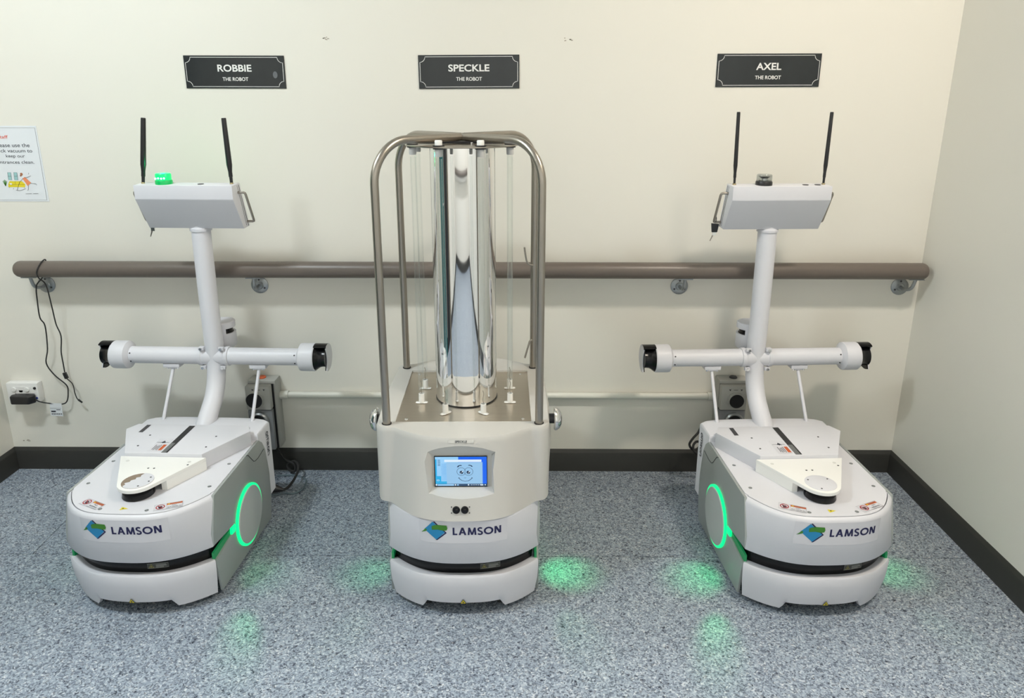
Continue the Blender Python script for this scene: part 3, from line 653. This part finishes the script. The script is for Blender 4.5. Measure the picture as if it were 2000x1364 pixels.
    obj('scanner_cap', M().lathe([(.050, .083), (.052, .085), (.052, .106), (.048, .109), (.001, .109)], (0, .712, .632), (0, 0, 1), 32), WHITE, rs)
    obj('scanner_bridge', M().lathe([(.0521, .060), (.0521, .086)], (0, .712, .632), (0, 0, 1), 24, 0, rad(142), rad(218)), WHITE, rs)
    obj('scanner_mount', M().box(-.020, .020, .640, .672, .655, .700), WHITE, rs)
    # control box
    prof = [(.525, 1.313), (.525, 1.262), (.598, 1.143), (.655, 1.146), (.597, 1.316)]
    cb = obj('control_box', M().prism(prof, 'x', -.183, .183), WHITE, o, bevel=.003)
    obj('box_flange', M().lathe([(.040, 0), (.040, .010), (.036, .014)], (0, .629, 1.130), (0, 0, 1), 28), WHITE, cb)
    for s in (-1, 1):
        hx = s * .183
        obj('box_seam', M().tube([(hx, .583, 1.310), (hx, .640, 1.148)], .0012, 6).tube([(hx, .570, 1.308), (hx, .590, 1.256), (hx, .622, 1.152)], .0008, 6), GAP, cb)
        hp = [(hx, .573, 1.283), (hx + s * .020, .573, 1.283), (hx + s * .025, .574, 1.281), (hx + s * .027, .576, 1.275), (hx + s * .027, .628, 1.174), (hx + s * .026, .631, 1.168), (hx + s * .021, .632, 1.166), (hx, .632, 1.166)]
        obj('carry_handle', M().tube(hp, .0048, 12), STEEL, cb)
        # antenna
        top, wdt, lean = ant; x0 = s * .166; dx = lean[0 if s < 0 else 1]; zt = top
        def pt(z): return (x0 + dx * (z - 1.313) / (zt - 1.313), .566, z)
        an = obj('antenna', M().tube([pt(z) for z in (1.356, 1.372, 1.384, 1.45, zt - .004, zt)], [wdt * .75, wdt * .95, wdt * 1.12, wdt * 1.06, wdt * .95, wdt * .85], 16, flat=1), BLACK, cb)
        obj('antenna_joint', M().tube([pt(z) for z in (1.319, 1.340, 1.341, 1.357)], [wdt * .62, wdt * .66, wdt * .8, wdt * .8], 12), BLACK, an)
        obj('antenna_nut', M().cyl((x0, .566, 1.312), (0, 0, 1), .0065, .008, 10), BRASS, an)
    bx = -.085 if lit else -.058
    bc = obj('beacon_base', M().lathe([(.030, 0), (.030, .012), (.028, .016)], (bx, .562, 1.313), (0, 0, 1), 28), GLOWE if lit else BLACK, cb)
    obj('beacon_dome', M().lathe([(.0275, .016), (.0275, .036), (.025, .040), (.001, .041)], (bx, .562, 1.313), (0, 0, 1), 28), GLOWB if lit else CLEAR, bc)
    if lit:
        for k in range(4): obj('beacon_led', M().lathe([(.0035, 0), (.0035, .0015), (.001, .003)], (bx - .016 + .0107 * k, .562 - .0265, 1.336 + .001 * (k % 2)), (0, -1, 0), 10), GLOWW, bc)
        l = bpy.data.lights.new('beacon_light', 'POINT'); l.energy = .16; l.color = (0, 1, .3); l.shadow_soft_size = .01
        lo = bpy.data.objects.new('beacon_light', l); COL.objects.link(lo); lo.parent = o; lo.location = (bx, .562, 1.366)
    else:
        obj('beacon_core', M().lathe([(.013, .016), (.013, .026), (.024, .034), (.001, .035)], (bx, .562, 1.313), (0, 0, 1), 24), CHROME, bc)
    for hx in ((.055,) if lit else (.095, .140)): obj('port_cover', M().lathe([(.011, 0), (.011, .0025), (.009, .003)], (hx, .556, 1.3135), (0, 0, 1), 20), DARK, cb)
    return o

RB = ((-1.232, 2.09, 0), -1.8); AX = ((.99, 2.095, 0), 2.6); SP = ((-.1705, 2.095, 0), 1.0)
transport_robot(*RB, 'white wheeled robot with glowing green beacon, left of the three robots', True, (1.550, .0090, (.034, -.004)), True, ((.1, 0), (.45, 1.7)))
transport_robot(*AX, 'white wheeled robot with unlit beacon, right of the three robots', False, (1.573, .0066, (-.007, .000)), False, ((1.9, 2.2), (1.3, .7)))

# ------------------------------------------------------------------ middle robot: ultraviolet disinfection unit
def shell_ring(z, top=False):
    t = max(0, min(1, (z - .36) / (.613 - .36)))
    yn = -.157 + (.157 - .092) * t ** .9            # nose
    ye = -.032 + .020 * t                            # where the front arc meets the corner column
    hw = .238 - .016 * t; pe = 2.9 - .6 * t
    N = 30; P = []
    for i in range(N + 1):
        x = hw * sin(pi / 2 * (2 * i / N - 1)); P.append((x, yn + (ye - yn) * (abs(x) / hw) ** pe))
    cxx, cyy, rr = .2445, .016 - .008 * (1 - t), .034
    col = []
    for k in range(9):
        a0 = -78 - 50 * t; a = rad(a0 - a0 * k / 8); col.append((cxx + rr * cos(a), cyy + (rr + .018 * (1 - t)) * sin(a)))
    bul = .018 * sin(pi * min(1, max(0, (.64 - z) / .28))) + .004 * (1 - t)
    side = [(cxx + rr + bul * sin(pi * k / 8), .016 + (.508) * k / 8) for k in range(1, 8)]
    # soften the flute between the front bulge and the pole column
    L_ = P + col
    for _ in range(8): L_ = [L_[0]] + [tuple((L_[i - 1][q] + 2 * L_[i][q] + L_[i + 1][q]) / 4 for q in (0, 1)) if i > 22 else L_[i] for i in range(1, len(L_) - 1)] + [L_[-1]]
    P = [(-x, y) for x, y in L_[N:N // 2:-1]] + L_[N // 2:N + 1]; col = L_[N + 1:]
    right = col + side
    h = P + right
    back = [(x, .54 - y) for x, y in h[::-1]]
    full = P + col + side + [(x, .54 - y) for x, y in col[::-1]] + [(x, .54 - y) for x, y in P[::-1]]
    full += [(-x, .54 - y) for x, y in col] + [(-x, y) for x, y in side[::-1]] + [(-x, y) for x, y in col[::-1]]
    return [(x, y, z) for x, y in full]
def disinfection_robot():
    o = empty('disinfection_robot', *SP, 'white disinfection robot with steel cage and mirrored column, middle of the three robots', 'robot')
    base(o, ((.9, .6), (2.8, 1.2)), -.006)
    ZD = .600
    zs = [.359, .363, .40, .44, .48, .52, .56, .595, .606, .6115, .613]
    rings = [shell_ring(z) for z in zs]
    def inner(p, dz, gx, y0): return (max(-gx, min(gx, p[0])), max(y0, min(.54 - y0, p[1])), dz)
    c = Vector((0, .27, 0))
    def shrink(r, k, z): return [(p[0] * (1 - k / abs(max(abs(p[0]), .05)) if abs(p[0]) > .05 else 1), p[1], z) for p in r]
    rings[0] = [((p[0]) * .965, .27 + (p[1] - .27) * .975, .361) for p in rings[0]]
    rings[-2] = [(p[0] * .988, .27 + (p[1] - .27) * .992, .6125) for p in rings[-2]]
    rings[-1] = [(p[0] * .970, .27 + (p[1] - .27) * .980, .6125) for p in rings[-1]]
    rings.append([inner(p, .6065, .222, .042) for p in rings[-1]])
    rings.append([inner(p, .585, .222, .042) for p in rings[-1]])
    rings.append([(p[0] * .9, .27 + (p[1] - .27) * .9, .40) for p in rings[0]])
    rings.append(rings[0])
    m = M().loft(rings, True)
    sh = obj('body_shell', m, SHELL, o, smooth=40)
    # carve the screen recess
    cut = M()
    outer = [(-.106, .4405), (-.05, .432), (.001, .4285), (.053, .432), (.105, .4385), (.126, .582), (.065, .5905), (.000, .594), (-.065, .5915), (-.127, .583)]
    innerp = [(-.090, .443), (-.05, .443), (.004, .443), (.058, .443), (.094, .443), (.094, .556), (.06, .557), (.005, .557), (-.055, .557), (-.090, .556)]
    def ext(k): return [(i_[0] + (o_[0] - i_[0]) * k, i_[1] + (o_[1] - i_[1]) * k) for o_, i_ in zip(outer, innerp)]
    cut.loft([[(x, -.205, z) for x, z in ext(2.1)], [(x, -.139 if z < .5 else -.099, z) for x, z in outer], [(x, -.083, z) for x, z in innerp]], True, True, True)
    co = obj('cutter', cut, SHELL, o)
    bpy.context.view_layer.update()
    md = sh.modifiers.new('b', 'BOOLEAN'); md.operation = 'DIFFERENCE'; md.object = co; md.solver = 'EXACT'
    dg = bpy.context.evaluated_depsgraph_get(); me = bpy.data.meshes.new_from_object(sh.evaluated_get(dg))
    sh.modifiers.clear(); sh.data = me; bpy.data.objects.remove(co)
    for p_ in me.polygons: p_.use_smooth = True
    me.set_sharp_from_angle(angle=rad(32))
    # screen
    scn = obj('screen', M().box(-.0860, .0800, -.0865, -.0800, .4425, .5495), BLACK, o, bevel=.002)
    sx0, sx1, sz0, sz1 = -.0825, .0780, .4470, .5475
    W_, H_ = sx1 - sx0, sz1 - sz0
    def layer(k): return plane((sx0, -.0868 - .0003 * k, sz0), (W_, 0, 0), (0, 0, H_))
    names = ['bg', 'win', 'blue', 'cyan', 'bar', 'ink', 'wht', 'pale']; ix = {n: i for i, n in enumerate(names)}
    m = M()
    def R(x0, x1, y0, y1, c_, k): m.flat(rect(x0, x1, 1 - y1, 1 - y0), layer(k), ix[c_])
    R(0, 1, 0, 1, 'cyan', 0); R(.45, 1, 0, 1, 'blue', 1); R(.0, .45, 0, .08, 'bg', 1)
    R(.03, .18, .06, .66, 'bg', 1); R(.11, .22, .22, .82, 'pale', 2); R(.11, .45, .08, .84, 'bg', 2); R(.18, .9, .09, .17, 'wht', 3); R(.22, .92, .175, .93, 'win', 4)
    R(.0, .11, .68, .93, 'cyan', 3); R(0, 1, .925, 1, 'bar', 5); R(.04, .36, .935, .99, 'bg', 6); R(.375, .40, .94, .985, 'wht', 6); R(.42, .45, .94, .985, 'bg', 6); R(.63, .655, .935, .985, 'wht', 6)
    for k in range(6): R(.69 + .035 * k, .705 + .035 * k, .95, .975, 'wht', 6)
    R(.88, .93, .945, .985, 'wht', 6); R(.96, .98, .945, .98, 'wht', 6); R(.0, .03, .93, .985, 'wht', 6)
    for k in range(5): R(.05, .10, .10 + .045 * k, .115 + .045 * k, 'ink', 4)
    for k in range(5): R(.13 + .016 * k, .135 + .016 * k, .24, .62, 'pale', 4)
    for x in (.05,): m.flat(ring2(x, .20, .018, .026, 16), layer(5), ix['wht'])
    # smiling face, drawn in screen coordinates corrected for the aspect
    A_ = W_ / H_
    def F(vf, c_, k): m.flat(([(x, y) for x, y in vf[0]], vf[1]), layer(k), ix[c_])
    def rg(cx, cy, r, wd, k=6): F(([(cx + (x) / A_, cy + y) for x, y in ring2(0, 0, r - wd / 2, r + wd / 2, 28)[0]], ring2(0, 0, r - wd / 2, r + wd / 2, 28)[1]), 'ink', k)
    def dc(cx, cy, r, c_, k): F(([(cx + x / A_, cy + y) for x, y in disc2(0, 0, r, 18)[0]], disc2(0, 0, r, 18)[1]), c_, k)
    for ex in (.506, .648):
        rg(ex, .50, .135, .010); dc(ex + (.004 if ex < .55 else -.004), .475, .058, 'ink', 6); dc(ex + (.022 if ex < .55 else .012), .50, .020, 'wht', 7); dc(ex - .008, .45, .012, 'wht', 7)
    F(stroke([(.435, .655), (.455, .70), (.485, .715), (.515, .71)], .028), 'ink', 6); F(stroke([(.645, .72), (.675, .72), (.70, .705), (.72, .67)], .026), 'ink', 6)
    F(stroke([(.455, .285), (.48, .235), (.52, .185), (.58, .165), (.64, .18), (.685, .225), (.715, .28)], .013), 'ink', 6)
    F(stroke([(.445, .275), (.468, .295)], .014), 'ink', 6); F(stroke([(.705, .295), (.725, .27)], .014), 'ink', 6)
    F(stroke([(.56, .285), (.58, .278), (.60, .285)], .010), 'ink', 6)
    obj('desktop_image', m, [SCR[n] for n in names], scn)
    # name sticker, twin sensors
    def ysh(x, z):
        t = max(0, min(1, (z - .36) / .253)); yn = -.157 + .065 * t ** .9; ye = -.032 + .020 * t; hw = .238 - .016 * t
        return yn + (ye - yn) * (abs(x) / hw) ** (2.9 - .6 * t)
    sl = obj('name_sticker', M().flat(rect(-.040, .040, .5985, .6095), lambda u, v: (u, ysh(u, v) - .0012, v), 0, .01), mat('sticker_clear', (.66, .65, .61), .2), o)
    obj('lettering', M().flat(fit(text('SPECKLE', .012), .000, .604, .037, .0068), lambda u, v: (u, ysh(u, v) - .0020, v)), INK, sl)
    for x in (-.0155, .0110):
        y = ysh(x, .397)
        s_ = obj('eye_sensor', M().lathe([(.0118, -.004), (.0118, .003), (.010, .006), (.007, .0055), (.004, .007), (.0005, .0072)], (x, y, .397), (0, -1, .12), 22), GLOSSB, o)
        for dz in (-.009, .009):
            xx = x + (-.0145 if x < 0 else .0145); obj('sensor_screw', M().lathe([(.0019, -.002), (.0019, .0015)], (xx, ysh(xx, .397 + dz), .397 + dz), (0, -1, .12), 8), DARK, s_)
    # stainless deck
    dk = obj('steel_deck', M().box(-.222, .222, .042, .498, .590, ZD), DECKS, o)
    for x in (-.190, .195):
        for y in (.072, .470): obj('deck_screw', M().lathe([(.0055, 0), (.0055, .002), (.003, .0035), (.0005, .0035)], (x, y, ZD), (0, 0, 1), 12), CHROME, dk)
    # mirrored column
    cyy = .27; cr = .107
    cl = obj('mirror_column', M().lathe([(cr, 0), (cr, .876)], (0, cyy, ZD + .002), (0, 0, 1), 128), MIRROR, o)
    obj('column_seal', M().lathe([(cr + .0015, 0), (cr + .0015, .004)], (0, cyy, ZD), (0, 0, 1), 64), BLACK, cl)
    tp = obj('top_plate', M().lathe([(.182, 0), (.184, .001), (.184, .0045), (.182, .0055)], (0, cyy, 1.474), (0, 0, 1), 64), STEEL, o)
    obj('earth_bolt', M().lathe([(.004, 0), (.004, .008), (.003, .009)], (.035, cyy - .10, 1.4795), (0, 0, 1), 10), CHROME, tp)
    # lamps
    for k in range(8):
        a = rad(22.5 + 45 * k); x, y = .166 * cos(a), cyy + .166 * sin(a)
        l = obj('lamp_tube', M().lathe([(.0092, .050), (.0092, .842)], (x, y, ZD), (0, 0, 1), 20), GLASS, o)
        obj('lamp_filament', M().tube(spline([(x + .0015 * cos(2.2 * j), y + .0015 * sin(2.2 * j), ZD + .035 + .012 * j) for j in range(5)], 4), .0011, 6), STEEL, l)
        s_ = obj('lamp_socket', M().lathe([(.0098, .003), (.0098, .036), (.0080, .0365), (.0078, .020), (.001, .020)], (x, y, ZD), (0, 0, 1), 18).lathe([(.0078, .030), (.001, .0302)], (x, y, ZD), (0, 0, 1), 14, 1), [ACET, DARK], o)
        tx, ty = -sin(a), cos(a)
        if k in (5, 6): tx, ty = (.75, .66) if k == 5 else (-.75, .66)
        if k in (4, 7, 0, 3): tx, ty = 1, 0
        obj('socket_flange', M().tube([(x - tx * .020, y - ty * .020, ZD + .0025), (x - tx * .012, y - ty * .012, ZD + .0025), (x + tx * .012, y + ty * .012, ZD + .0025), (x + tx * .020, y + ty * .020, ZD + .0025)], [.006, .009, .009, .006], 10, flat=.28), ACET, s_)
        obj('upper_socket', M().lathe([(.0105, 0), (.0115, .004), (.0115, .022)], (x, y, 1.448), (0, 0, 1), 18), mat('socket_grey', (.55, .55, .54), .4), l)
        obj('washer', M().lathe([(.0175, 0), (.0175, .004)], (x, y, 1.4705), (0, 0, 1), 20).lathe([(.018, 0), (.018, .003)], (x, y, 1.4796), (0, 0, 1), 20), BLACK, l)
        obj('top_cap', M().lathe([(.0115, 0), (.0115, .013), (.010, .0155)], (x, y, 1.482), (0, 0, 1), 18), ACET, l)
    # cage: two hoops that cross over the column
    def pole(sx, sy):
        px, py = sx * .2455, (.020 if sy < 0 else .520)
        C = Vector((0, .27)); d = (C - Vector((px, py))); ln = d.length; d /= ln
        Rb = .125; zt = 1.500; pts = [(px, py, .560), (px, py, .9), (px, py, zt - Rb)]
        for k in range(1, 13):
            a = pi / 2 * k / 12; q = Rb * (1 - cos(a)); pts.append((px + d.x * q, py + d.y * q, zt - Rb + Rb * sin(a)))
        pts.append((d.x * -.010, .27 + d.y * -.010, zt))
        p_ = obj('cage_pole', M().tube(pts, .0128, 18), STEEL, o)
        obj('pole_grommet', M().lathe([(.0130, 0), (.0160, .0), (.0160, .002), (.0130, .002)], (px, py, .6105), (0, 0, 1), 24), BLACK, p_)
        return p_
    for sx in (-1, 1):
        for sy in (-1, 1):
            p_ = pole(sx, sy)
            if sx > 0 and sy > 0:
                obj('hook', M().tube(spline([(.245, .512, 1.020), (.228, .505, 1.024), (.219, .503, 1.036), (.213, .502, 1.062), (.209, .502, 1.090)], 5), .0036, 8), STEEL, p_)
                obj('hook', M().tube([(.245, .512, .722), (.236, .508, .727), (.231, .506, .722), (.213, .502, .656)], .0036, 8), STEEL, p_)
    obj('crown_weld', M().lathe([(.004, -.013), (.016, -.008), (.018, 0), (.016, .008), (.004, .012)], (0, .27, 1.500), (0, 0, 1), 20), STEEL, o)
    obj('crown_strap', M().box(-.16, .16, .262, .278, 1.4795, 1.4860), BLACK, o)
    # chrome side buttons
    for s in (-1, 1):
        b = obj('side_sensor', M().lathe([(.017, -.030), (.017, .020)], (s * .283 + (.009 if s < 0 else 0), .120, .580), (s, 0, 0), 20), BLACK, o)
        obj('chrome_dome', M().lathe([(.036, .0), (.040, .004), (.039, .010), (.033, .019), (.020, .026), (.001, .029)], (s * .300 + (.009 if s < 0 else 0), .120, .580), (s, 0, 0), 32), CHROME, b)
disinfection_robot()

# ------------------------------------------------------------------ keys, cables
def keys(loc, rz, label, sw):
    o = empty('key', loc, rz, label, 'key', 'small black keys hanging from the control box handles')
    obj('key_loop', M().tube([(0, .008 * cos(2 * pi * k / 16), .006 + .011 * sin(2 * pi * k / 16)) for k in range(16)], .0016, 8, closed=True), BLACK, o)
    k_ = obj('key_grip', M().prism([(-.016, -.009), (.014, -.012), (.009, -.044), (-.012, -.044)], 'y', -.004, .004), BLACK, o, bevel=.002)
    obj('key_collar', M().box(-.009, .005, -.003, .003, -.056, -.044), CHROME, k_)
    obj('key_blade', M().tube([(-.007, 0, -.056), (-.016, .0, -.078)], [.0028, .0018], 6), STEEL, k_)
def wpt(fr, p):
    a = rad(fr[1]); return (fr[0][0] + p[0] * cos(a) - p[1] * sin(a), fr[0][1] + p[0] * sin(a) + p[1] * cos(a), p[2])
keys(wpt(AX, (-.203, .632, 1.171)), 2.6, 'small black key hanging from the left handle of the right robot', 1)
keys(wpt(RB, (-.197, .650, 1.178)), -1.8, 'small black key under the left end of the left robot control box', 1)

o = empty('charging_cable', (-1.0, 2.70, 0), 0, 'black charging lead with plug on the floor behind the left robot', 'cable')
def LO(P): return [(x + 1.0, y - 2.70, z) for x, y, z in P]
obj('plug', M().tube(LO([(-1.085, 2.690, .045), (-1.06, 2.690, .042), (-1.02, 2.690, .032), (-.985, 2.695, .022)]), [.026, .028, .018, .007], 14), BLACK, o)
obj('lead', M().tube(spline(LO([(-.987, 2.695, .022), (-.970, 2.71, .025), (-.958, 2.745, .035), (-.955, 2.80, .045), (-.965, 2.850, .055), (-.99, 2.875, .06), (-1.02, 2.872, .045), (-1.010, 2.865, .022), (-.985, 2.862, .018), (-.99, 2.868, .05), (-1.03, 2.874, .07), (-1.06, 2.872, .125)]), 6), .0055, 8), RUBBER, o)
o = obj('floor_cable', M().tube(spline([(-1.10, 2.66, .0042), (-1.031, 2.682, .0042), (-.98, 2.700, .0042), (-.948, 2.694, .0042), (-.917, 2.730, .0042), (-.918, 2.795, .0042), (-.941, 2.829, .0042), (-.99, 2.85, .0042), (-1.06, 2.845, .0042)], 6), .0040, 8), mat('grey_cable', (.14, .19, .22), .5), label='thin grey cable looped on the floor behind the left robot', cat='cable')
o = empty('coiled_cable', (.78, 2.80, .14), 0, 'black cable loop hanging behind the left edge of the right robot', 'cable')
obj('lead', M().tube(spline([(.06, .012, .10), (.02, .012, .125), (-.003, .0, .100), (-.026, -.01, .078), (-.036, -.01, .052), (-.018, -.005, .026), (.004, 0, .030), (.014, .004, .052), (-.004, 0, .062), (-.020, -.012, .048), (-.012, -.018, .020), (.03, -.01, .0), (.09, 0, -.01)], 6), .0052, 8), RUBBER, o)
